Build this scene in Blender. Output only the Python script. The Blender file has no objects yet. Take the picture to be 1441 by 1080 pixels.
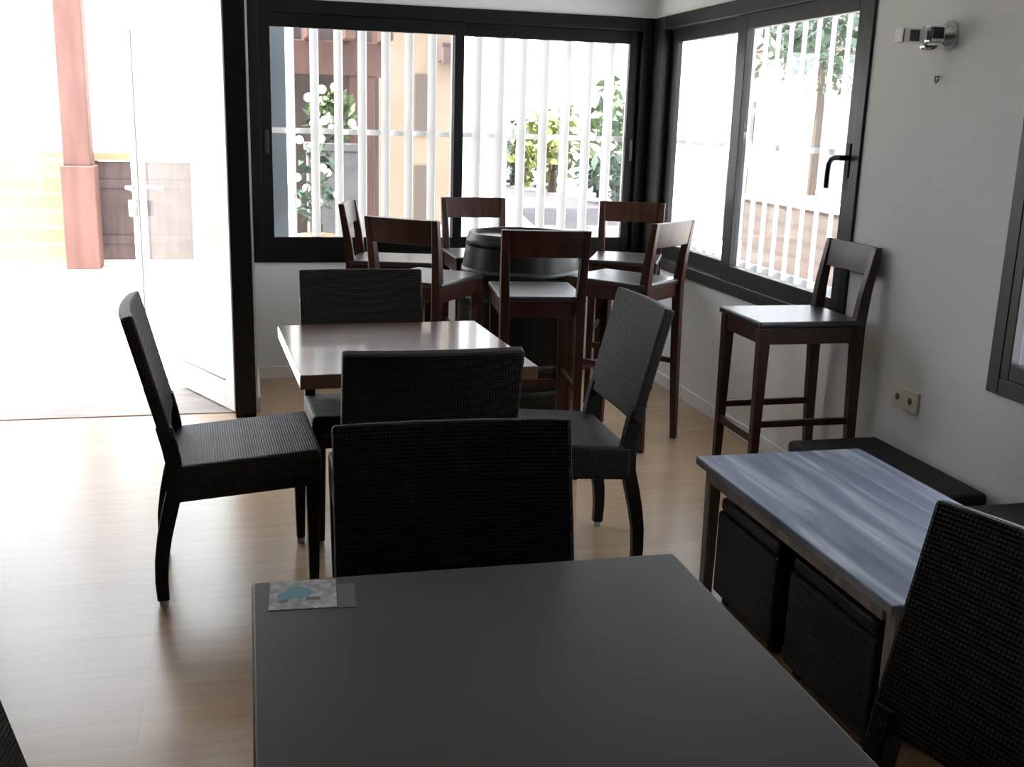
import bpy, bmesh, math, random
from mathutils import Vector, Matrix
rnd = random.Random(7)
SC = bpy.context.scene
COL = SC.collection

# ------------------------------------------------------------------ camera
F_PX, YAW, PITCH, ROLL = 1496.8, .2445, .2427, .0298
fwd = Vector((math.sin(YAW)*math.cos(PITCH), math.cos(YAW)*math.cos(PITCH), -math.sin(PITCH)))
rgt = Vector((math.cos(YAW), -math.sin(YAW), 0))
upv = rgt.cross(fwd)
c_, s_ = math.cos(ROLL), math.sin(ROLL)
r2 = c_*rgt + s_*upv
u2 = -s_*rgt + c_*upv
cd = bpy.data.cameras.new('camera')
cd.sensor_fit = 'HORIZONTAL'; cd.sensor_width = 36; cd.lens = F_PX/1441*36
cd.clip_start = .05; cd.clip_end = 300
cam = bpy.data.objects.new('camera', cd); COL.objects.link(cam)
M3 = Matrix((r2, u2, -fwd)).transposed()
cam.matrix_world = Matrix.Translation((-2.266, -5.965, 1.45)) @ M3.to_4x4()
SC.camera = cam

# ------------------------------------------------------------------ sky, sun, exposure
SC.view_settings.view_transform = 'Standard'
SC.view_settings.look = 'None'
SC.view_settings.gamma = 1
SC.view_settings.use_curve_mapping = False
SC.view_settings.exposure = 2.5
SC.cycles.max_bounces = 10
SC.cycles.diffuse_bounces = 6
SC.cycles.transparent_max_bounces = 16
SC.cycles.sample_clamp_indirect = 6
SC.cycles.caustics_reflective = False
SC.cycles.caustics_refractive = False
w = bpy.data.worlds.new('sky'); SC.world = w; w.use_nodes = True
bg = w.node_tree.nodes['Background']
bg.inputs[0].default_value = (.88, .94, 1, 1); bg.inputs[1].default_value = 1.15
sd = bpy.data.lights.new('sun', 'SUN'); sd.energy = 4.0; sd.angle = .01; sd.color = (1, .95, .86)
sun = bpy.data.objects.new('sun', sd); COL.objects.link(sun)
el = math.radians(52); az = Vector((-1, -.004, 0)).normalized()
sdir = Vector((az.x*math.cos(el), az.y*math.cos(el), math.sin(el)))
sun.rotation_euler = sdir.to_track_quat('Z', 'Y').to_euler(); sun.location = (-4, -8, 20)

# ------------------------------------------------------------------ materials
def mat(name, col, rough=.6, metal=0, spec=.5, coat=0, coat_rough=.1):
    m = bpy.data.materials.new(name); m.use_nodes = True
    b = m.node_tree.nodes['Principled BSDF']
    b.inputs['Base Color'].default_value = (*col, 1)
    b.inputs['Roughness'].default_value = rough
    b.inputs['Metallic'].default_value = metal
    b.inputs['Specular IOR Level'].default_value = spec
    b.inputs['Coat Weight'].default_value = coat
    b.inputs['Coat Roughness'].default_value = coat_rough
    return m
def nt(m): return m.node_tree.nodes, m.node_tree.links, m.node_tree.nodes['Principled BSDF']
def noise_mat(name, c1, c2, scale=(4, 4, 4), detail=4, rough=.6, lo=.35, hi=.65, bump=0, coord='Object', **k):
    m = mat(name, c1, rough, **k); N, L, b = nt(m)
    tc = N.new('ShaderNodeTexCoord'); mp = N.new('ShaderNodeMapping'); mp.inputs['Scale'].default_value = scale
    nz = N.new('ShaderNodeTexNoise'); nz.inputs['Scale'].default_value = 1; nz.inputs['Detail'].default_value = detail
    cr = N.new('ShaderNodeValToRGB')
    cr.color_ramp.elements[0].position = lo; cr.color_ramp.elements[0].color = (*c1, 1)
    cr.color_ramp.elements[1].position = hi; cr.color_ramp.elements[1].color = (*c2, 1)
    L.new(tc.outputs[coord], mp.inputs['Vector']); L.new(mp.outputs[0], nz.inputs['Vector'])
    L.new(nz.outputs['Fac'], cr.inputs['Fac']); L.new(cr.outputs[0], b.inputs['Base Color'])
    if bump:
        bp = N.new('ShaderNodeBump'); bp.inputs['Strength'].default_value = bump; bp.inputs['Distance'].default_value = .01
        L.new(nz.outputs['Fac'], bp.inputs['Height']); L.new(bp.outputs[0], b.inputs['Normal'])
    return m
def wicker_mat(name, c1, c2, rough=.55, scale=42):
    m = mat(name, c1, rough, spec=.28); N, L, b = nt(m)
    tc = N.new('ShaderNodeTexCoord')
    outs = []
    for d, sc in (('X', scale), ('Y', scale), ('Z', scale)):
        wv = N.new('ShaderNodeTexWave'); wv.wave_type = 'BANDS'; wv.bands_direction = d; wv.inputs['Scale'].default_value = sc
        wv.inputs['Distortion'].default_value = .3
        L.new(tc.outputs['Object'], wv.inputs['Vector']); outs.append(wv.outputs['Fac'])
    a = N.new('ShaderNodeMath'); a.operation = 'MULTIPLY'; L.new(outs[0], a.inputs[0]); L.new(outs[1], a.inputs[1])
    a2 = N.new('ShaderNodeMath'); a2.operation = 'ADD'; L.new(a.outputs[0], a2.inputs[0]); L.new(outs[2], a2.inputs[1])
    cr = N.new('ShaderNodeValToRGB')
    cr.color_ramp.elements[0].position = .2; cr.color_ramp.elements[0].color = (*c1, 1)
    cr.color_ramp.elements[1].position = 1; cr.color_ramp.elements[1].color = (*c2, 1)
    L.new(a2.outputs[0], cr.inputs['Fac']); L.new(cr.outputs[0], b.inputs['Base Color'])
    bp = N.new('ShaderNodeBump'); bp.inputs['Strength'].default_value = .35; bp.inputs['Distance'].default_value = .003
    L.new(a2.outputs[0], bp.inputs['Height']); L.new(bp.outputs[0], b.inputs['Normal'])
    return m
def glass_mat(name, tint=(1, 1, 1), haze=.0, ior=1.35):
    m = bpy.data.materials.new(name); m.use_nodes = True; N = m.node_tree.nodes; L = m.node_tree.links
    N.remove(N['Principled BSDF']); out = N['Material Output']
    t = N.new('ShaderNodeBsdfTransparent'); t.inputs[0].default_value = (*tint, 1)
    g = N.new('ShaderNodeBsdfGlossy'); g.inputs['Roughness'].default_value = .02
    fr = N.new('ShaderNodeFresnel'); fr.inputs['IOR'].default_value = 1.35
    mx = N.new('ShaderNodeMixShader')
    gm = N.new('ShaderNodeNewGeometry'); mr = N.new('ShaderNodeMapRange')
    mr.inputs['To Min'].default_value = ior; mr.inputs['To Max'].default_value = 1/ior
    L.new(gm.outputs['Backfacing'], mr.inputs['Value']); L.new(mr.outputs[0], fr.inputs['IOR'])
    L.new(fr.outputs[0], mx.inputs[0]); L.new(t.outputs[0], mx.inputs[1]); L.new(g.outputs[0], mx.inputs[2])
    last = mx
    if haze:  # translucent white veil imitating pale reflection haze on the glass
        d = N.new('ShaderNodeBsdfTranslucent'); d.inputs[0].default_value = (.9, .9, .9, 1)
        m2 = N.new('ShaderNodeMixShader'); m2.inputs[0].default_value = haze
        L.new(mx.outputs[0], m2.inputs[1]); L.new(d.outputs[0], m2.inputs[2]); last = m2
    L.new(last.outputs[0], out.inputs['Surface'])
    return m

def floor_mat():
    m = mat('oak_laminate', (.5, .35, .22), .27); N, L, b = nt(m)
    tc = N.new('ShaderNodeTexCoord')
    br = N.new('ShaderNodeTexBrick'); br.offset = .37; br.inputs['Scale'].default_value = 1
    br.inputs['Brick Width'].default_value = 1.28; br.inputs['Row Height'].default_value = .19
    br.inputs['Mortar Size'].default_value = .0012; br.inputs['Mortar Smooth'].default_value = .3
    br.inputs['Color1'].default_value = (.57, .395, .25, 1); br.inputs['Color2'].default_value = (.49, .335, .21, 1)
    br.inputs['Mortar'].default_value = (.43, .295, .185, 1)
    L.new(tc.outputs['Object'], br.inputs['Vector'])
    mp = N.new('ShaderNodeMapping'); mp.inputs['Scale'].default_value = (1.6, 22, 1)
    nz = N.new('ShaderNodeTexNoise'); nz.inputs['Scale'].default_value = 1.4; nz.inputs['Detail'].default_value = 6
    L.new(tc.outputs['Object'], mp.inputs[0]); L.new(mp.outputs[0], nz.inputs['Vector'])
    mx = N.new('ShaderNodeMixRGB'); mx.blend_type = 'MULTIPLY'; mx.inputs[0].default_value = .35
    cr = N.new('ShaderNodeValToRGB'); cr.color_ramp.elements[0].position = .3; cr.color_ramp.elements[0].color = (.62, .56, .5, 1)
    cr.color_ramp.elements[1].position = .7; cr.color_ramp.elements[1].color = (1, 1, 1, 1)
    L.new(nz.outputs['Fac'], cr.inputs[0]); L.new(br.outputs['Color'], mx.inputs[1]); L.new(cr.outputs[0], mx.inputs[2])
    L.new(mx.outputs[0], b.inputs['Base Color'])
    return m
def whitewash_mat():
    m = mat('whitewashed_planks', (.5, .5, .5), .6); N, L, b = nt(m)
    tc = N.new('ShaderNodeTexCoord'); mp = N.new('ShaderNodeMapping'); mp.inputs['Scale'].default_value = (17, 1.5, 8)
    nz = N.new('ShaderNodeTexNoise'); nz.inputs['Scale'].default_value = 1; nz.inputs['Detail'].default_value = 7; nz.inputs['Distortion'].default_value = .5
    cr = N.new('ShaderNodeValToRGB'); e = cr.color_ramp.elements
    e[0].position = .3; e[0].color = (.07, .085, .125, 1); e[1].position = .78; e[1].color = (.46, .50, .55, 1)
    k = e.new(.52); k.color = (.16, .19, .26, 1)
    L.new(tc.outputs['Object'], mp.inputs[0]); L.new(mp.outputs[0], nz.inputs['Vector']); L.new(nz.outputs['Fac'], cr.inputs[0])
    L.new(cr.outputs[0], b.inputs['Base Color'])
    return m
def brick_mat(name, c1, c2, mortar, wd, ht, rough=.9):
    m = mat(name, c1, rough); N, L, b = nt(m)
    tc = N.new('ShaderNodeTexCoord'); mp = N.new('ShaderNodeMapping'); mp.inputs['Rotation'].default_value = (math.pi/2, 0, 0)
    br = N.new('ShaderNodeTexBrick'); br.inputs['Scale'].default_value = 1
    br.inputs['Brick Width'].default_value = wd; br.inputs['Row Height'].default_value = ht; br.inputs['Mortar Size'].default_value = .012
    br.inputs['Color1'].default_value = (*c1, 1); br.inputs['Color2'].default_value = (*c2, 1); br.inputs['Mortar'].default_value = (*mortar, 1)
    L.new(tc.outputs['Object'], mp.inputs[0]); L.new(mp.outputs[0], br.inputs['Vector']); L.new(br.outputs['Color'], b.inputs['Base Color'])
    return m

MT = dict(
    wall=noise_mat('painted_wall', (.74, .75, .74), (.78, .79, .78), (1.5, 1.5, 1.5), 3, .85),
    ceiling=mat('painted_ceiling', (.8, .8, .8), .9),
    darkwall=mat('dark_unseen_wall', (.035, .028, .024), .7),  # near-black colour for the unseen walls, cuts bounced fill light
    base=mat('white_skirting', (.82, .82, .82), .45),
    floor=floor_mat(),
    black=mat('black_aluminium', (.004, .0038, .0042), .42, spec=.25),
    brownframe=noise_mat('dark_aluminium', (.012, .0095, .010), (.017, .0135, .014), (9, 9, 9), 2, .35, spec=.4),
    glass=glass_mat('window_glass'),
    doorglass=glass_mat('hazy_door_glass', (.97, .98, .98), .01, 1.15),  # faint white veil stands in for the haze of reflections
    white=mat('white_lacquer', (.88, .88, .87), .4),
    steel=mat('brushed_steel', (.62, .63, .65), .25, 1),
    chrome=mat('chrome', (.82, .83, .85), .12, 1),
    darkgrey=mat('dark_insert', (.03, .03, .033), .3),
    gasket=mat('grey_gasket', (.25, .26, .27), .6),
    wicker=wicker_mat('dark_wicker', (.009, .0064, .006), (.021, .016, .0155)),
    wicker2=wicker_mat('black_wicker', (.003, .003, .003), (.008, .008, .008)),
    glide=mat('pale_plastic_glide', (.5, .5, .48), .4),
    stool=noise_mat('mahogany_stain', (.028, .0085, .0055), (.055, .018, .011), (30, 30, 3), 5, .33),
    seatpad=mat('dark_seat_leather', (.035, .03, .03), .3, spec=.6),
    tabletop=noise_mat('walnut_laminate', (.10, .050, .032), (.15, .080, .052), (2.2, 26, 4), 6, .2, coat=.6, coat_rough=.08),
    greytop=noise_mat('dark_grey_laminate', (.019, .0175, .0165), (.026, .0235, .0225), (5, 5, 5), 4, .42, spec=.4),
    greyedge=mat('dark_edge_band', (.03, .028, .027), .45),
    wash=whitewash_mat(),
    washleg=noise_mat('whitewashed_leg', (.22, .21, .19), (.36, .34, .32), (20, 20, 3), 4, .6),
    barrel=noise_mat('black_oak_stave', (.005, .0045, .0045), (.014, .012, .011), (16, 16, 2), 5, .36, spec=.4),
    hoop=mat('dark_steel_hoop', (.045, .05, .048), .38, .9),
    cream=mat('cream_plastic', (.70, .66, .55), .4),
    hole=mat('socket_recess', (.12, .10, .07), .5),
    paper=noise_mat('mottled_sticker', (.26, .27, .29), (.62, .63, .66), (60, 60, 60), 3, .5),
    teal=mat('teal_print', (.10, .36, .44), .5),
    inkgrey=mat('dark_print', (.12, .12, .14), .5),
    residue=mat('grey_tape', (.115, .112, .108), .5),
    terrace=noise_mat('pale_terrace', (.52, .48, .44), (.60, .56, .52), (.8, .8, .8), 4, .8),
    strip=noise_mat('stone_threshold_shade', (.30, .25, .235), (.42, .37, .35), (3, 9, 3), 5, .7),  # stone colour, darkened to carry the shade outside the doorway
    asphalt=noise_mat('grey_paving', (.060, .053, .060), (.082, .073, .08), (2, 2, 2), 5, .9),
    bar=mat('white_painted_steel', (.93, .93, .93), .4),
    redwood=noise_mat('red_brown_timber', (.15, .072, .06), (.20, .105, .088), (8, 8, 1.2), 5, .7),
    pergola=noise_mat('brown_timber', (.06, .032, .026), (.10, .052, .042), (8, 8, 1.2), 5, .7),
    sandstone=brick_mat('yellow_stone', (.40, .30, .175), (.45, .35, .215), (.47, .39, .28), .42, .16),
    darkgate=noise_mat('dark_gate_boards', (.085, .06, .06), (.13, .095, .095), (12, 3, 3), 4, .7),
    beige=noise_mat('beige_render', (.185, .142, .106), (.22, .172, .13), (1.5, 1.5, 1.5), 4, .9),
    brownsh=mat('brown_shutter', (.075, .056, .05), .7),
    roof=mat('brown_roof_tile', (.07, .05, .048), .8),
    whitewall=mat('white_render', (.86, .87, .88), .8),
    greypost=mat('blue_grey_metal', (.10, .125, .145), .5),
    greystone=noise_mat('grey_masonry', (.075, .075, .08), (.11, .11, .115), (6, 6, 6), 5, .9),
    leaf=noise_mat('green_leaves', (.030, .065, .022), (.07, .11, .035), (2, 2, 2), 3, .6),
    leafy=noise_mat('yellow_green_leaves', (.10, .125, .025), (.16, .17, .05), (2, 2, 2), 3, .6),
    leafd=noise_mat('dark_green_leaves', (.025, .048, .032), (.05, .082, .05), (2, 2, 2), 3, .6),
    bark=mat('tree_bark', (.06, .045, .035), .9),
    petal=mat('white_petals', (.85, .83, .83), .6),
    pot=mat('terracotta', (.36, .16, .09), .8),
    brick=brick_mat('brown_brick', (.058, .040, .036), (.072, .052, .047), (.075, .062, .058), .22, .07),
    cabinet=mat('grey_green_metal', (.06, .075, .072), .5),
    pale=noise_mat('pale_render', (.32, .285, .24), (.37, .33, .285), (1, 1, 1), 3, .9),
    shed=noise_mat('mauve_brown_boards', (.050, .036, .034), (.085, .066, .062), (9, 9, .8), 4, .8),
)

# ------------------------------------------------------------------ mesh helpers
class MB:
    def __init__(s): s.bm = bmesh.new(); s.mi = 0
    def hexa(s, bot, top):
        vb = [s.bm.verts.new(p) for p in bot]; vt = [s.bm.verts.new(p) for p in top]
        fs = [s.bm.faces.new(vb[::-1]), s.bm.faces.new(vt)]
        for i in range(4): fs.append(s.bm.faces.new((vb[i], vb[(i+1) % 4], vt[(i+1) % 4], vt[i])))
        for f in fs: f.material_index = s.mi
        return s
    def box(s, x0, x1, y0, y1, z0, z1):
        return s.hexa([(x0, y0, z0), (x1, y0, z0), (x1, y1, z0), (x0, y1, z0)], [(x0, y0, z1), (x1, y0, z1), (x1, y1, z1), (x0, y1, z1)])
    def loft(s, secs):            # horizontal rectangular sections (x, y, z, half x, half y)
        rings = [[s.bm.verts.new((x+a*hx, y+b*hy, z)) for a, b in ((-1, -1), (1, -1), (1, 1), (-1, 1))] for x, y, z, hx, hy in secs]
        fs = [s.bm.faces.new(rings[0][::-1]), s.bm.faces.new(rings[-1])]
        for r0, r1 in zip(rings, rings[1:]):
            for i in range(4): fs.append(s.bm.faces.new((r0[i], r0[(i+1) % 4], r1[(i+1) % 4], r1[i])))
        for f in fs: f.material_index = s.mi
        return s
    def beam(s, p0, p1, wx, wz):  # bar between two points, wx wide sideways, wz tall
        p0, p1 = Vector(p0), Vector(p1); d = (p1-p0).normalized()
        u = d.cross(Vector((0, 0, 1)));
        if u.length < 1e-4: u = Vector((1, 0, 0))
        u.normalize(); v = u.cross(d).normalized()
        q = [(-1, -1), (1, -1), (1, 1), (-1, 1)]
        return s.hexa([p0+u*a*wx/2+v*b*wz/2 for a, b in q][::-1], [p1+u*a*wx/2+v*b*wz/2 for a, b in q][::-1])
    def lathe(s, prof, n=40, axis='Z', at=(0, 0, 0), cap=True):
        at = Vector(at); rings = []
        for r, h in prof:
            ring = []
            for i in range(n):
                a = 2*math.pi*i/n; x, y = r*math.cos(a), r*math.sin(a)
                p = Vector((x, y, h)) if axis == 'Z' else Vector((h, x, y)) if axis == 'X' else Vector((y, h, x))
                ring.append(s.bm.verts.new(at+p))
            rings.append(ring)
        for r0, r1 in zip(rings, rings[1:]):
            for i in range(n):
                f = s.bm.faces.new((r0[i], r0[(i+1) % n], r1[(i+1) % n], r1[i])); f.material_index = s.mi; f.smooth = True
        if cap:
            for r in (rings[0][::-1], rings[-1]):
                f = s.bm.faces.new(r); f.material_index = s.mi
        return s
    def tube(s, pts, rad, n=10):
        pts = [Vector(p) for p in pts]; rings = []
        for i, p in enumerate(pts):
            d = (pts[min(i+1, len(pts)-1)]-pts[max(i-1, 0)]).normalized()
            u = d.cross(Vector((.31, .87, .38))).normalized(); v = d.cross(u)
            rings.append([s.bm.verts.new(p+(u*math.cos(2*math.pi*k/n)+v*math.sin(2*math.pi*k/n))*rad) for k in range(n)])
        for r0, r1 in zip(rings, rings[1:]):
            for i in range(n):
                f = s.bm.faces.new((r0[i], r0[(i+1) % n], r1[(i+1) % n], r1[i])); f.smooth = True; f.material_index = s.mi
        s.bm.faces.new(rings[0][::-1]); s.bm.faces.new(rings[-1])
        return s
    def grid(s, fn, nu, nv, thick):   # a thickened curved panel: fn(u, v) -> (centre, normal)
        A = []; B = []
        for i in range(nu+1):
            ra, rb = [], []
            for j in range(nv+1):
                p, n = fn(i/nu, j/nv); p = Vector(p); n = Vector(n).normalized()
                ra.append(s.bm.verts.new(p+n*thick/2)); rb.append(s.bm.verts.new(p-n*thick/2))
            A.append(ra); B.append(rb)
        F = s.bm.faces.new
        for i in range(nu):
            for j in range(nv):
                F((A[i][j], A[i+1][j], A[i+1][j+1], A[i][j+1])).smooth = False
                F((B[i][j], B[i][j+1], B[i+1][j+1], B[i+1][j]))
        for i in range(nu):
            F((A[i][0], B[i][0], B[i+1][0], A[i+1][0])); F((A[i][nv], A[i+1][nv], B[i+1][nv], B[i][nv]))
        for j in range(nv):
            F((A[0][j], A[0][j+1], B[0][j+1], B[0][j])); F((A[nu][j], B[nu][j], B[nu][j+1], A[nu][j+1]))
        return s
    def build(s, name, m, parent=None, bevel=0, seg=2):
        bmesh.ops.recalc_face_normals(s.bm, faces=s.bm.faces)
        me = bpy.data.meshes.new(name); s.bm.to_mesh(me); s.bm.free()
        for k in (m if isinstance(m, (list, tuple)) else [m]): me.materials.append(k)
        o = bpy.data.objects.new(name, me); COL.objects.link(o)
        if parent: o.parent = parent
        if bevel:
            b = o.modifiers.new('bevel', 'BEVEL'); b.width = bevel; b.segments = seg; b.limit_method = 'ANGLE'; b.angle_limit = .6
        return o
def tag(o, label=None, cat=None, group=None, kind=None):
    for k, v in (('label', label), ('category', cat), ('group', group), ('kind', kind)):
        if v: o[k] = v
    return o
def empty(name, loc=(0, 0, 0), rz=0, **k):
    o = bpy.data.objects.new(name, None); COL.objects.link(o)
    o.location = loc; o.rotation_euler = (0, 0, rz); o.empty_display_size = .1
    return tag(o, **k)
def children(o): return [c for c in list(COL.objects) if c.parent == o]
def copy_tree(o, parent=None):
    c = o.copy(); COL.objects.link(c)
    if parent: c.parent = parent
    for ch in children(o): copy_tree(ch, c)
    return c
def struct(o): o['kind'] = 'structure'; return o

# ------------------------------------------------------------------ the room
H = 2.55
struct(MB().box(-6.0, 0, -9, -.70, -.12, 0).box(-2.3, 0, -.70, 0, -.12, 0).build('floor', MT['floor']))
struct(MB().box(-6.2, .2, -9.2, -.6, H, H+.2).box(-2.35, .2, -.6, .10, H, H+.2).build('ceiling', MT['ceiling']))
struct(MB().box(-2.35, .10, 0, .10, 0, .655).box(-2.35, .10, 0, .10, 2.03, H).box(-2.35, -2.252, 0, .10, .655, 2.03).build('wall_back', MT['wall']))
struct(MB().box(0, .10, -2.265, 0, 0, .655).box(0, .10, -2.265, 0, 2.03, H).box(0, .10, -3.14, -2.265, 0, H)
       .box(0, .10, -4.05, -3.14, 0, .66).box(0, .10, -4.05, -3.14, 2.03, H).box(0, .10, -9, -4.05, 0, H).build('wall_right', MT['wall']))
struct(MB().box(-2.345, -2.252, -.70, 0, 0, H).build('wall_recess', MT['wall']))
struct(MB().box(-3.80, -2.345, -.78, -.62, 2.06, H).box(-6, -3.80, -.78, -.62, 0, H).build('wall_entrance', MT['wall']))
struct(MB().box(-6.15, -6.0, -9, -.62, 0, H).build('wall_left', MT['darkwall']))
struct(MB().box(-6.15, .16, -9.15, -9, 0, H).build('wall_front', MT['darkwall']))
struct(MB().box(-.012, 0, -9, -.012, 0, .072).build('baseboard_right', MT['base'], bevel=.003))
struct(MB().box(-2.252, -.012, -.012, 0, 0, .072).build('baseboard_back', MT['base'], bevel=.003))
struct(MB().box(-2.252, -2.240, -.695, -.012, 0, .072).build('baseboard_recess', MT['base'], bevel=.003))
# black door frame: right jamb, head, left jamb
struct(MB().box(-2.36, -2.262, -.80, -.70, 0, 2.06).box(-3.80, -3.70, -.80, -.61, 0, 2.06).box(-3.70, -2.36, -.80, -.61, 1.97, 2.06).build('trim_1', MT['black'], bevel=.004))

def ring(mb, u0, u1, z0, z1, wl, wr, wb, wt, d0, d1, axis):
    def bx(a0, a1, z0, z1):
        mb.box(a0, a1, d0, d1, z0, z1) if axis == 'x' else mb.box(d0, d1, a0, a1, z0, z1)
    bx(u0, u0+wl, z0, z1); bx(u1-wr, u1, z0, z1); bx(u0+wl, u1-wr, z0, z0+wb); bx(u0+wl, u1-wr, z1-wt, z1)
    return mb
# window in the back wall
w1 = struct(empty('window_1', (-1.125, 0, .65)))
def wpart(mb, name, m, root, bevel=0):
    o = mb.build(name, m, root, bevel); o.matrix_parent_inverse = Matrix.Translation(-root.location); return o
wpart(ring(MB(), -2.250, -.001, .655, 2.03, .055, .075, .06, .07, -.012, .10, 'x'), 'frame', MT['black'], w1, .003)
wpart(ring(MB(), -2.195, -1.10, .715, 1.96, .058, .053, .078, .07, .0, .032, 'x'), 'sash', MT['black'], w1, .003)
wpart(ring(MB(), -1.155, -.076, .715, 1.96, .053, .058, .078, .07, .036, .068, 'x'), 'sash', MT['black'], w1, .003)
wpart(MB().box(-2.137, -1.153, .013, .019, .793, 1.89), 'pane', MT['glass'], w1)
wpart(MB().box(-1.102, -.134, .049, .055, .793, 1.89), 'pane', MT['glass'], w1)
wpart(MB().box(-2.175, -2.155, -.012, 0, 1.24, 1.36), 'latch', MT['darkgrey'], w1, .003)
wpart(MB().box(-.112, -.092, .020, .037, 1.24, 1.36), 'latch', MT['darkgrey'], w1, .003)
# window in the right wall
w2 = struct(empty('window_2', (0, -1.13, .65)))
wpart(ring(MB(), -2.265, -.012, .655, 2.03, .058, .155, .06, .07, -.012, .10, 'y'), 'frame', MT['brownframe'], w2, .003)
wpart(ring(MB(), -1.125, -.167, .715, 1.96, .045, .085, .078, .07, .036, .068, 'y'), 'sash', MT['brownframe'], w2, .003)
wpart(ring(MB(), -2.207, -1.085, .715, 1.96, .065, .095, .075, .07, .0, .032, 'y'), 'sash', MT['brownframe'], w2, .003)
wpart(MB().box(.049, .055, -1.085, -.252, .793, 1.89), 'pane', MT['glass'], w2)
wpart(MB().box(.013, .019, -2.142, -1.18, .79, 1.89), 'pane', MT['glass'], w2)
hd = MB().box(-.010, 0, -2.192, -2.160, 1.27, 1.40)
hd.tube([(-.005, -2.176, 1.345), (-.045, -2.176, 1.345)], .011)
hd.tube([(-.045, -2.200, 1.347), (-.046, -2.15, 1.345), (-.046, -2.125, 1.338), (-.046, -2.108, 1.318), (-.046, -2.104, 1.285), (-.046, -2.104, 1.225)], .0105)
o = wpart(hd, 'handle', MT['black'], w2, .002); o['label'] = 'black lever handle'
# window further along the right wall
w3 = struct(empty('window_3', (0, -3.6, .66)))
wpart(ring(MB(), -4.05, -3.14, .66, 2.03, .055, .055, .055, .06, -.012, .10, 'y'), 'frame', MT['brownframe'], w3, .003)
wpart(ring(MB(), -3.995, -3.195, .715, 1.97, .055, .040, .05, .05, -.011, .025, 'y'), 'sash', MT['brownframe'], w3, .003)
wpart(MB().box(.012, .018, -3.94, -3.235, .765, 1.92), 'pane', MT['glass'], w3)

struct(MB().box(-6.2, -2.36, -.6, -.15, 2.45, 2.6).build('added_shade_eave', MT['white']))  # eave added out of view to shade the ground by the door

# open glazed door leaf
dx, dy = -2.88+2.345, .38+.72
dl = math.hypot(dx, dy)
d1 = struct(empty('door_1', (-2.345, -.715, .01), math.atan2(dy, dx)))
o = MB()
o.box(0, .10, -.022, .022, 0, 1.95).box(dl-.10, dl, -.022, .022, 0, 1.95).box(.10, dl-.10, -.022, .022, 1.85, 1.95).box(.10, dl-.10, -.022, .022, 0, .145)
o.build('door_frame', MT['white'], d1, .003)
o = MB(); o.box(dl-.104, dl-.092, .020, .027, .145, 1.85).build('edge_gasket', MT['gasket'], d1); MB().box(.10, dl-.3, .020, .027, .142, .150).build('lower_gasket', MT['gasket'], d1)
MB().box(.11, dl-.11, -.004, .004, .15, 1.845).build('pane', MT['doorglass'], d1)
for s in (1, -1):
    h = MB().box(dl-.075, dl-.045, s*.022, s*.030, .86, 1.10)
    h.tube([(dl-.06, s*.028, 1.02), (dl-.06, s*.075, 1.02), (dl-.075, s*.08, 1.02), (dl-.18, s*.08, 1.015)], .010)
    h.build('door_handle', MT['steel'], d1, .002)
MB().box(dl-.075, dl-.035, .022, .06, .86, .95).build('lock_case', MT['white'], d1, .004)
for z in (.2, 1.0, 1.75):
    MB().lathe([(.011, 0), (.011, .09)], 12, 'Z', (0, -.03, z)).build('hinge', MT['steel'], d1)

# ------------------------------------------------------------------ outside
struct(MB().box(-40, 40, -.70, 60, -.16, -.02).build('terrace_ground', MT['terrace']))
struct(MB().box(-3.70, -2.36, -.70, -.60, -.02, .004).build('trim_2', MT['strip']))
struct(MB().hexa([(1.3, 6.3, -.019), (2.6, 6.3, -.019), (4.4, 12.4, -.019), (3.3, 19, -.019)], [(1.3, 6.3, -.012), (2.6, 6.3, -.012), (4.4, 12.4, -.012), (3.3, 19, -.012)]).build('road_surface', MT['asphalt']))
struct(MB().box(-6, -2.35, -.62, -.16, -.02, 0).build('trim_shade_strip', MT['strip']))  # darker strip painting the shade on the ground beyond the threshold

g = empty('window_grille', (-1.05, .13, .6), label='white vertical bar grille outside the wide back window', cat='window grille')
xs = [-2.032+.1300*k for k in range(16)]
def slat(x, y, ang, wd, z0, z1):
    c, q = math.cos(ang)*wd/2, math.sin(ang)*wd/2; a, b = -math.sin(ang)*.004, math.cos(ang)*.004
    f = [(x-c-a, y-q-b), (x+c-a, y+q-b), (x+c+a, y+q+b), (x-c+a, y-q+b)]
    return MB().hexa([(*p, z0) for p in f], [(*p, z1) for p in f])
for x in xs: wpart(slat(x, .15, math.radians(-42), .056, .60, 2.10), 'bar', MT['bar'], g)
wpart(MB().box(-2.2, .06, .172, .182, 1.345, 1.375), 'rail', MT['bar'], g)
wpart(MB().box(-2.2, .06, .172, .182, .60, .64), 'rail', MT['bar'], g)
g = empty('window_grille', (.13, -1.1, .6), label='white vertical bar grille outside the right wall window by the lever handle', cat='window grille')
for k in range(17):
    y = -2.20+.124*k
    wpart(slat(.15, y, math.radians(-30), .021, .76, 2.10), 'bar', MT['bar'], g)
wpart(MB().box(.172, .182, -2.3, .10, 1.345, 1.37), 'rail', MT['bar'], g)
wpart(MB().box(.172, .182, -2.3, .10, .74, .785), 'rail', MT['bar'], g)

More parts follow.
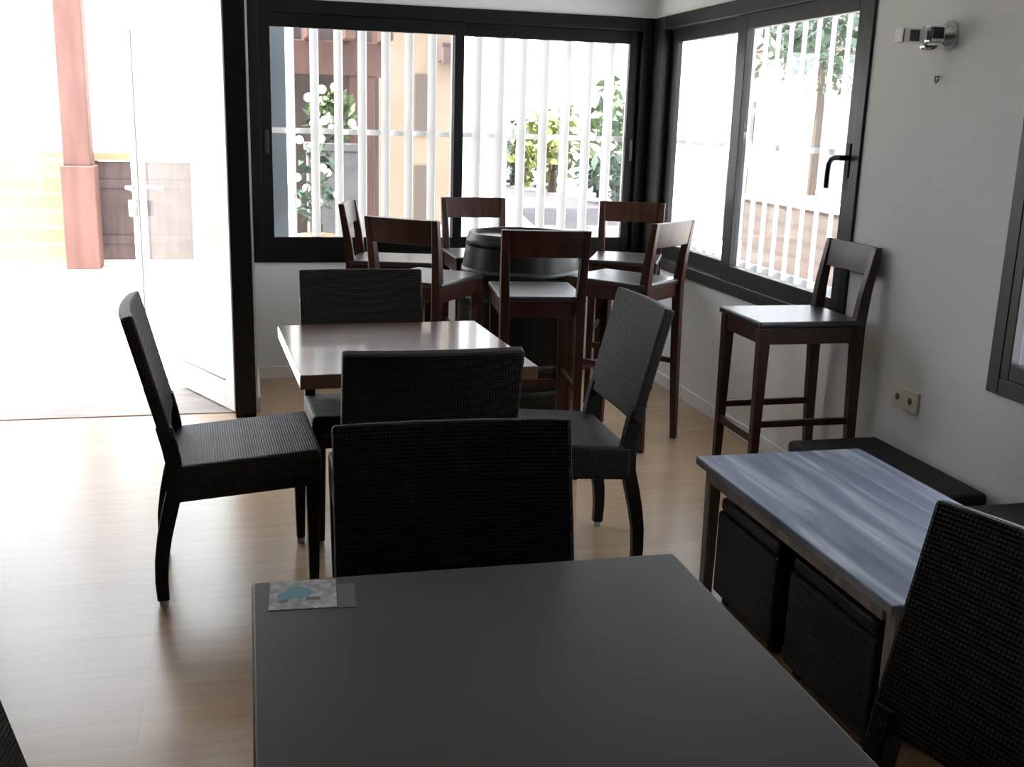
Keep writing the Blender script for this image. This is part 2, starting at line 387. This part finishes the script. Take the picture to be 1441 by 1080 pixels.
o = MB().box(-.15, .15, -.15, .15, 0, .95).box(-.12, .12, -.12, .12, .95, 4.2).build('timber_post', MT['redwood'], bevel=.01)
o.location = (-3.79, 4.75, -.02); tag(o, 'tall reddish brown post on the terrace, seen through the open doorway', 'post')
o = MB().box(-7.5, -3.70, 5.1, 5.4, -.02, 1.04).box(-3.70, -2.82, 5.1, 5.4, .96, 1.04).box(-2.82, -1.6, 5.1, 5.4, -.02, 1.04).build('garden_wall', MT['sandstone'], bevel=.01)
tag(o, 'low yellow stone garden wall behind the reddish post', 'garden wall')
gt = empty('garden_gate', (-3.26, 5.16, -.02), label='low dark gate set in the yellow stone wall, seen beside the door handle', cat='gate')
MB().box(-.44, .44, -.02, .02, .02, .97).build('gate_boards', MT['darkgate'], gt)
for z in (.18, .72): MB().box(-.44, .44, -.035, -.02, z, z+.08).build('cross_rail', MT['darkgate'], gt)

o = MB().box(-.80, -.49, 1.5, 1.8, -.02, 3.2).build('white_column', MT['whitewall'], bevel=.01)
tag(o, 'white square column outside the back window, right of the middle frame bar', 'column')
o = MB().box(.73, 1.06, 1.2, 1.59, -.02, 3.2).build('white_pier', MT['whitewall'], bevel=.01)
tag(o, 'wide white pier filling the corner pane of the right window', 'column')
o = MB().box(-2.155, -2.02, .36, .44, -.02, 3.0).build('metal_post', MT['greypost'], bevel=.008)
tag(o, 'blue grey metal post just outside the left edge of the back window', 'post')

pg = empty('pergola', (-1.5, 3, -.02), label='brown timber pergola with posts and beam beyond the back window bars', cat='pergola')
def ppart(mb, name, m, bevel=.006):
    return wpart(mb, name, m, pg, bevel)
ppart(MB().box(-1.456, -1.25, 3.0, 3.2, -.02, 1.78), 'post', MT['pergola'])
ppart(MB().box(-2.10, -1.98, 3.0, 3.2, -.02, 1.78), 'post', MT['pergola'])
ppart(MB().box(-2.14, -1.15, 2.98, 3.22, 1.76, 2.02), 'beam', MT['pergola'])
for k in range(4): ppart(MB().box(-2.10+.29*k, -2.02+.29*k, 2.6, 3.36, 2.02, 2.14), 'rafter', MT['pergola'])

sh = empty('garden_shed', (-1.7, 3.5, -.02), label='mauve brown board shed behind the pergola at the left of the back window', cat='shed')
wpart(MB().box(-2.2, -1.16, 3.5, 4.4, -.02, 2.45), 'shed_wall', MT['shed'], sh)
wpart(MB().box(-2.24, -1.08, 3.42, 4.5, 2.45, 2.53), 'shed_roof', MT['roof'], sh)
fb = empty('beige_building', (.2, 9, -.02), label='beige rendered building with brown shutters behind the back window bars', cat='building')
wpart(MB().box(-.55, 1.2, 9, 12, -.02, 4.2), 'wall', MT['beige'], fb)
for z0, z1 in ((.05, .80), (1.2, 2.02)): wpart(MB().box(-.02, .15, 8.97, 9, z0, z1), 'shutter', MT['brownsh'], fb)
wpart(MB().box(.28, .55, 8.6, 9, 2.2, 2.42).box(.28, .55, 8.5, 8.6, 2.16, 2.36), 'canopy', MT['roof'], fb)

def leaves(mb, cx, cy, cz, rx, ry, rz, n, size, r):
    for _ in range(n):
        while True:
            p = Vector((r.uniform(-1, 1), r.uniform(-1, 1), r.uniform(-1, 1)))
            if .25 < p.length < 1: break
        c = Vector((cx+p.x*rx, cy+p.y*ry, cz+p.z*rz))
        a = Vector((r.gauss(0, 1), r.gauss(0, 1), r.gauss(0, 1))).normalized()
        b = a.cross(Vector((r.gauss(0, 1), r.gauss(0, 1), r.gauss(0, 1)))).normalized()
        L = size*r.uniform(.6, 1.2); v = [mb.bm.verts.new(c+q) for q in (-a*L, b*L*.45, a*L, -b*L*.45)]
        mb.bm.faces.new(v)
def tree(name, x, y, h, rx, rz, m, label, n=420, size=.16, cat='tree', zc=None):
    zc = zc or h-rz
    t = empty(name, (x, y, -.02), label=label, cat=cat, group='greenery beyond the windows')
    mb = MB()
    for k in range(5):
        leaves(mb, rnd.uniform(-.4, .4)*rx, rnd.uniform(-.3, .3)*rx, zc+rnd.uniform(-.3, .3)*rz, rx*.75, rx*.7, rz*.75, n//5, size, rnd)
    mb.build('foliage', m, t)
    MB().loft([(0, 0, 0, .09, .09), (.05, 0, zc*.6, .06, .06), (0, .05, zc+rz*.3, .03, .03)]).build('trunk', MT['bark'], t)
tree('bush', 4.0, 16.2, 2.0, 1.0, 1.0, MT['leafy'], 'yellow green bush beyond the road, left of the greenery in the back window')
tree('tree', 5.0, 14.6, 2.5, 1.0, 1.2, MT['leaf'], 'green leafy tree at the right of the back window view')
tree('bush', 4.5, 13.2, 1.1, 1.0, .6, MT['leafd'], 'low dark green hedge plant along the road edge')
tree('bush', 3.9, 18.2, 1.5, 1.0, .8, MT['leafd'], 'far dark green bush at the left end of the greenery')
tree('tree', 10.2, 16.4, 4.6, 1.9, 1.2, MT['leafd'], 'tall dark tree high in the right window', n=700)
tree('tree', 8.9, 10.6, 3.0, .75, 1.5, MT['leaf'], 'slender green tree beside the lever handle of the right window')
tree('bush', 6.6, 6.9, 1.3, .5, .5, MT['leaf'], 'small green bush above the brick wall in the right window', n=240, size=.1)

def blooms(parent, n, rx, y0, y1, z0, z1, r):
    p = None
    for k in range(n):
        if p is None:
            f = MB().lathe([(r*.2, -.01), (r, 0), (r*.9, .02), (r*.2, .025)], 10, 'Y').build('flower', MT['petal'], parent); p = f
        else:
            f = p.copy(); COL.objects.link(f)
        f.location = (rnd.uniform(-rx, rx), rnd.uniform(y0, y1), rnd.uniform(z0, z1))
pl = empty('stone_planter', (-1.63, 2.6, -.02), label='grey masonry planter with white flowers behind the bars at the left', cat='planter')
MB().box(-.19, .19, -.15, .15, 0, 1.2).box(-.21, .21, -.17, .17, 1.2, 1.26).build('planter_body', MT['greystone'], pl, .008)
mb = MB(); leaves(mb, 0, 0, 1.45, .2, .17, .22, 160, .06, rnd); mb.build('foliage', MT['leaf'], pl)
blooms(pl, 14, .2, -.17, 0, 1.3, 1.7, .035)
pl = empty('flower_pot', (-1.80, 1.9, -.02), label='terracotta pot with pink white flowers at the lower left of the back window', cat='flower pot')
MB().lathe([(.10, 0), (.15, .55), (.17, .55), (.17, .62), (.13, .62)], 24).build('pot', MT['pot'], pl)
mb = MB(); leaves(mb, 0, 0, .95, .16, .16, .33, 160, .055, rnd); mb.build('foliage', MT['leafd'], pl)
blooms(pl, 12, .15, -.15, 0, .85, 1.35, .03)

bw = empty('brick_wall', (2.7, 2.6, -.02), label='low brown brick wall with pale coping outside the right window', cat='garden wall')
MB().box(-.1, .12, -1.4, 1.45, 0, .77).build('wall_body', MT['brick'], bw)
MB().box(-.13, .15, -1.42, 1.47, .77, .82).build('coping', MT['whitewall'], bw, .006)
ub = empty('utility_cabinet', (3.95, 7.3, -.02), label='grey green metal cabinet beyond the middle frame of the right window', cat='cabinet')
MB().box(-.15, .15, -.2, .2, 0, .95).build('cabinet_body', MT['cabinet'], ub, .01)
MB().box(-.162, -.15, -.17, .17, .08, .88).build('cabinet_door', MT['cabinet'], ub, .003)
hs = empty('beige_house', (11.5, 19.6, -.02), label='distant beige house in the right window', cat='house')
MB().box(-1.2, 3, -1.2, 3, 0, 3.3).build('wall', MT['pale'], hs)
MB().hexa([(-1.5, -1.5, 3.3), (3.3, -1.5, 3.3), (3.3, 3.3, 3.3), (-1.5, 3.3, 3.3)], [(.6, .6, 4.4), (1.2, .6, 4.4), (1.2, 1.2, 4.4), (.6, 1.2, 4.4)]).build('roof', MT['roof'], hs)
MB().box(-1.23, -1.2, .1, .8, 1.0, 2.1).build('window', MT['darkgrey'], hs)

# ------------------------------------------------------------------ woven chairs
def make_woven():
    root = empty('woven_chair')
    W = .226
    MB().hexa([(-W, -.21, .326), (W, -.21, .326), (W, .225, .354), (-W, .225, .354)], [(-W, -.21, .438), (W, -.21, .438), (W, .225, .470), (-W, .225, .470)]).build('seat', MT['wicker'], root, .012, 3)
    def rear_y(z):
        P = [(0, -.250), (.10, -.254), (.18, -.247), (.26, -.230), (.36, -.205), (.45, -.203), (.52, -.216), (.9, -.312)]
        for (z0, y0), (z1, y1) in zip(P, P[1:]):
            if z <= z1: return y0+(y1-y0)*(z-z0)/(z1-z0)
        return P[-1][1]
    def f(u, v):
        z = .520+v*.367; x = (u*2-1)*(W+.004); y = rear_y(z)-.016*(1-(x/W)**2)*(.4+.6*v)
        return (x, y, z), (0, 1, .28)
    b = MB().grid(f, 10, 6, .036).build('backrest', MT['wicker'], root, .008, 2)
    def glide(leg, x, y):
        o = MB().lathe([(.0115, 0), (.0135, .004), (.0135, .018)], 14).build('glide', MT['glide'], leg); o.location = (x, y, 0)
        o['label'] = 'pale glide under leg'
    for s in (-1, 1):
        x = s*(W-.022)
        leg = MB().loft([(x, rear_y(z), z, .015+.004*min(1, z/.3), .017+.006*min(1, z/.3)) for z in (.018, .08, .15, .22, .29, .36, .45, .50, .56)]).build('leg', MT['wicker2'], root, .004)
        glide(leg, x, -.250)
        leg = MB().loft([(x, .198, .018, .014, .014), (x, .198, .20, .018, .018), (x, .198, .37, .021, .021)]).build('leg', MT['wicker2'], root, .004)
        glide(leg, x, .198)
    return root
W0 = make_woven()
def face(dx, dy): return math.atan2(-dx, dy)
woven = [
    (-2.312, -2.640, face(1, .055), 'dark woven chair at the left side of the brown table, nearest the open door'),
    (-1.300, -2.655, face(-1, .0), 'dark woven chair at the right side of the brown table, facing left'),
    (-1.860, -2.265, face(.02, -1), 'dark woven chair behind the brown table, its back in front of the wooden stools'),
    (-1.830, -3.095, face(-.01, 1), 'dark woven chair with its back to us at the near side of the brown table'),
    (-1.908, -4.348, face(-.03, -1), 'dark woven chair facing us across the dark grey table'),
    (-1.457, -4.880, face(-.97, -.24), 'dark woven chair cut by the right edge, before the whitewashed low table'),
    (-2.334, -4.886, face(1, .0), 'dark woven chair just showing in the bottom left corner of the photo'),
]
for i, (x, y, a, lab) in enumerate(woven):
    o = W0 if i == 0 else copy_tree(W0)
    o.location = (x, y, 0); o.rotation_euler = (0, 0, a)
    tag(o, lab, 'chair', 'woven chairs')

# ------------------------------------------------------------------ wooden bar stools
def make_stool():
    root = empty('bar_stool')
    W = .172
    MB().box(-W-.006, W+.006, -.205, .215, .742, .766).build('seat', MT['seatpad'], root, .008, 3)
    MB().box(-W+.01, W-.01, .175, .198, .68, .742).box(-W+.01, W-.01, -.195, -.172, .68, .742).box(-W+.004, -W+.026, -.18, .18, .68, .742).box(W-.026, W-.004, -.18, .18, .68, .742).build('apron', MT['stool'], root, .002)
    for s in (-1, 1):
        MB().loft([(s*(W-.016), .188, 0, .013, .013), (s*(W-.020), .186, .4, .017, .017), (s*(W-.021), .184, .742, .021, .021)]).build('leg', MT['stool'], root, .003)
        MB().loft([(s*(W-.016), -.222, 0, .013, .014), (s*(W-.018), -.205, .4, .017, .019), (s*(W-.018), -.196, .742, .019, .022), (s*(W-.014), -.210, .87, .017, .019), (s*(W-.008), -.238, 1.035, .014, .014)]).build('leg', MT['stool'], root, .003)
        MB().beam((s*(W-.018), .186, .375), (s*(W-.018), -.205, .375), .016, .026).build('side_stretcher', MT['stool'], root, .002)
    MB().beam((-W+.02, .187, .315), (W-.02, .187, .315), .018, .030).build('foot_rail', MT['stool'], root, .002)
    def f(u, v):
        x = (u*2-1)*(W-.004); z = .928+v*.107
        return (x, -.220-(z-.93)*.16-.012*(1-(x/W)**2), z), (0, 1, .16)
    MB().grid(f, 8, 2, .022).build('crest_rail', MT['stool'], root, .003)
    return root
S0 = make_stool()
stools = [   # back-rail centre, facing, label
    (-1.79, -.585, .965, -.26, 'bar stool seen edge-on at the left end of the group round the barrel'),
    (-1.643, -1.463, .62, .785, 'bar stool left of the barrel with its back partly turned to us'),
    (-1.08, -.221, 0, -1, 'bar stool behind the barrel under the middle bar of the back window'),
    (-1.137, -1.926, .113, .994, 'bar stool in front of the barrel with its back squarely to us'),
    (-.235, -.42, -.42, -.91, 'bar stool in the far corner where the two windows meet'),
    (-.445, -1.535, -.64, .77, 'bar stool right of the barrel, its back partly turned to us beside the right window'),
    (-.035, -2.325, -1, 0, 'bar stool standing alone with its back against the right wall'),
]
for i, (x, y, fx, fy, lab) in enumerate(stools):
    o = S0 if i == 0 else copy_tree(S0)
    n = math.hypot(fx, fy); fx /= n; fy /= n
    o.location = (x+.235*fx, y+.235*fy, 0); o.rotation_euler = (0, 0, face(fx, fy))
    tag(o, lab, 'bar stool', 'wooden bar stools')

# ------------------------------------------------------------------ barrel
br = empty('wine_barrel', (-1.0, -1.0, 0), label='black upright wine barrel used as a high table among the stools', cat='barrel')
HB, RE, RB = .93, .255, .305
def rb(z): t = (z/HB-.5)*2; return RB-(RB-RE)*t*t
MB().lathe([(rb(HB*k/24), HB*k/24) for k in range(25)]+[(RE-.02, HB), (RE-.02, HB-.02), (.001, HB-.02)], 48).build('staves', MT['barrel'], br)
for z in (.03, .17, .30, .60, .73, .87):
    MB().lathe([(rb(z)+.001, z), (rb(z)+.004, z), (rb(z+.04)+.004, z+.04), (rb(z+.04)+.001, z+.04)], 48, cap=False).build('hoop', MT['hoop'], br)

def pedestal(t, z):
    MB().lathe([(.036, .03), (.036, z-.02)], 24).build('column', MT['black'], t)
    MB().box(-.20, .20, -.20, .20, z-.02, z).build('top_plate', MT['black'], t, .003)
    MB().box(-.15, .15, -.15, .15, 0, .012).box(-.07, .07, -.07, .07, .012, .03).build('base_plate', MT['black'], t, .004)
# ------------------------------------------------------------------ brown table
t = empty('dining_table', (-1.814, -2.640, 0), math.radians(3.2), label='square brown wooden table with shiny top between the woven chairs', cat='table')
MB().box(-.350, .350, -.372, .372, .700, .742).build('tabletop', MT['tabletop'], t, .004, 3)
pedestal(t, .700)

# ------------------------------------------------------------------ dark grey table in front
t = empty('dining_table', (-1.930, -4.765, 0), label='large dark grey table in the foreground with a sticker in its corner', cat='table')
MB().box(-.350, .350, -.375, .375, .722, .742).build('tabletop', MT['greytop'], t, .005, 3)
pedestal(t, .722)
st = empty('table_sticker', (-2.204, -4.447, .742), math.radians(-3), label='grey mottled sticker with a teal blot on the corner of the dark grey table', cat='sticker')
MB().box(-.050, .050, -.05, .05, 0, .0008).build('paper', MT['paper'], st)
mb = MB().lathe([(.020, .0008), (.020, .0011)], 18, 'Z', (-.006, .006, 0)).lathe([(.013, .0008), (.013, .0010)], 18, 'Z', (-.026, -.004, 0)); mb.build('teal_print', MT['teal'], st)
MB().box(.004, .026, -.022, -.012, .0008, .0011).build('dark_print', MT['inkgrey'], st)
MB().box(-.036, -.022, -.026, -.018, .0008, .0011).build('dark_print', MT['inkgrey'], st)
o = MB().box(-.013, .013, -.042, .042, 0, .0006).build('tape_strip', MT['residue'])
o.location = (-2.140, -4.462, .742); o.rotation_euler = (0, 0, math.radians(-3))
tag(o, 'faint grey tape strip beside the sticker on the dark grey table', 'tape')

# ------------------------------------------------------------------ whitewashed low table, wicker stools, benches
t = empty('coffee_table', (-.650, -3.565, 0), label='low whitewashed wooden table with blue grey streaks by the right wall', cat='table')
MB().box(-.285, .285, -.535, .535, .424, .450).build('tabletop', MT['wash'], t, .004)
MB().box(-.262, -.244, -.47, .47, .382, .424).box(.244, .262, -.47, .47, .382, .424).box(-.244, .244, -.51, -.492, .382, .424).box(-.244, .244, .492, .51, .382, .424).build('apron', MT['washleg'], t)
for sx in (-1, 1):
    for sy in (-1, 1):
        MB().loft([(sx*.238, sy*.496, 0, .016, .016), (sx*.238, sy*.496, .424, .019, .019)]).build('leg', MT['washleg'], t, .002)
def ottoman(x0, x1, y0, y1, h, label, name='wicker_stool', cat='stool', group=None):
    r = empty(name, ((x0+x1)/2, (y0+y1)/2, 0), label=label, cat=cat, group=group)
    a, b = (x1-x0)/2, (y1-y0)/2
    MB().box(-a, a, -b, b, .03, h-.045).build('body', MT['wicker2'], r, .012, 3)
    MB().box(-a+.004, a-.004, -b+.004, b-.004, h-.045, h).build('cushion', MT['wicker2'], r, .016, 4)
    for sx in (-1, 1):
        for sy in (-1, 1):
            MB().box(sx*(a-.04)-.015, sx*(a-.04)+.015, sy*(b-.04)-.015, sy*(b-.04)+.015, 0, .03).build('foot', MT['black'], r)
ottoman(-.885, -.47, -3.50, -3.11, .345, 'black wicker stool under the far end of the whitewashed low table', group='black wicker stools under the low table')
ottoman(-.885, -.47, -3.99, -3.57, .345, 'black wicker stool under the near end of the whitewashed low table', group='black wicker stools under the low table')
ottoman(-.385, -.014, -3.24, -2.585, .345, 'long dark wicker bench along the right wall below the sockets', 'wicker_bench', 'bench')
ottoman(-.345, -.014, -4.05, -3.40, .385, 'dark wicker bench at the right edge of the photo, below the wall window', 'wicker_bench', 'bench')

# ------------------------------------------------------------------ wall fittings
lm = empty('wall_lamp', (0, -2.715, 1.762), label='chrome twin head wall lamp high on the right wall', cat='wall lamp')
MB().lathe([(.048, -.001), (.048, -.006), (.030, -.032), (.022, -.04)], 28, 'X').build('wall_plate', MT['steel'], lm)
hd = MB().box(-.088, -.030, -.026, .026, -.024, .030).build('lamp_head', MT['chrome'], lm, .006, 3)
MB().box(-.080, -.040, -.028, -.0255, -.012, .024).build('dark_inset', MT['darkgrey'], hd)
MB().lathe([(.038, -.048), (.041, -.032), (.032, -.022)], 28, 'Z', (-.058, 0, 0)).build('lens_ring', MT['chrome'], hd)
MB().box(-.118, -.086, -.014, .014, -.016, .014).build('link_arm', MT['chrome'], lm, .003)
hd = MB().box(-.185, -.112, -.022, .022, -.030, .018).build('lamp_head', MT['chrome'], lm, .005, 3)
MB().box(-.160, -.126, -.024, -.0215, -.024, .012).build('dark_inset', MT['darkgrey'], hd)
MB().box(-.190, -.183, -.020, .020, -.028, .016).build('end_cap', MT['white'], hd, .002)
MB().box(-.118, -.108, -.026, .026, -.026, .026).build('end_cap', MT['white'], hd, .002)

o = MB(); o.tube([(0, 0, .012), (-.012, 0, .010)], .0025, 8)
o.tube([(-.010, .010, .014), (-.012, .008, -.002), (-.013, 0, -.009), (-.013, -.009, -.004), (-.013, -.012, .004)], .0025, 8)
o = o.build('wall_hook', MT['darkgrey']); o.location = (0, -2.69, 1.622)
tag(o, 'tiny dark hook on the right wall below the lamp', 'hook')

ou = empty('wall_socket', (0, -2.722, .522), label='cream double power socket low on the right wall', cat='socket')
MB().box(-.011, 0, -.078, .078, -.040, .040).build('cover_plate', MT['cream'], ou, .004, 3)
for s in (-1, 1):
    o = MB().lathe([(.024, -.0112), (.024, -.0122), (.019, -.0122)], 24, 'X', (0, s*.038, 0)); rim = o.build('socket_rim', MT['cream'], ou)
    o = MB().lathe([(.019, -.0121), (.001, -.0124)], 24, 'X', (0, s*.038, 0)); o.build('socket_recess', MT['hole'], rim)
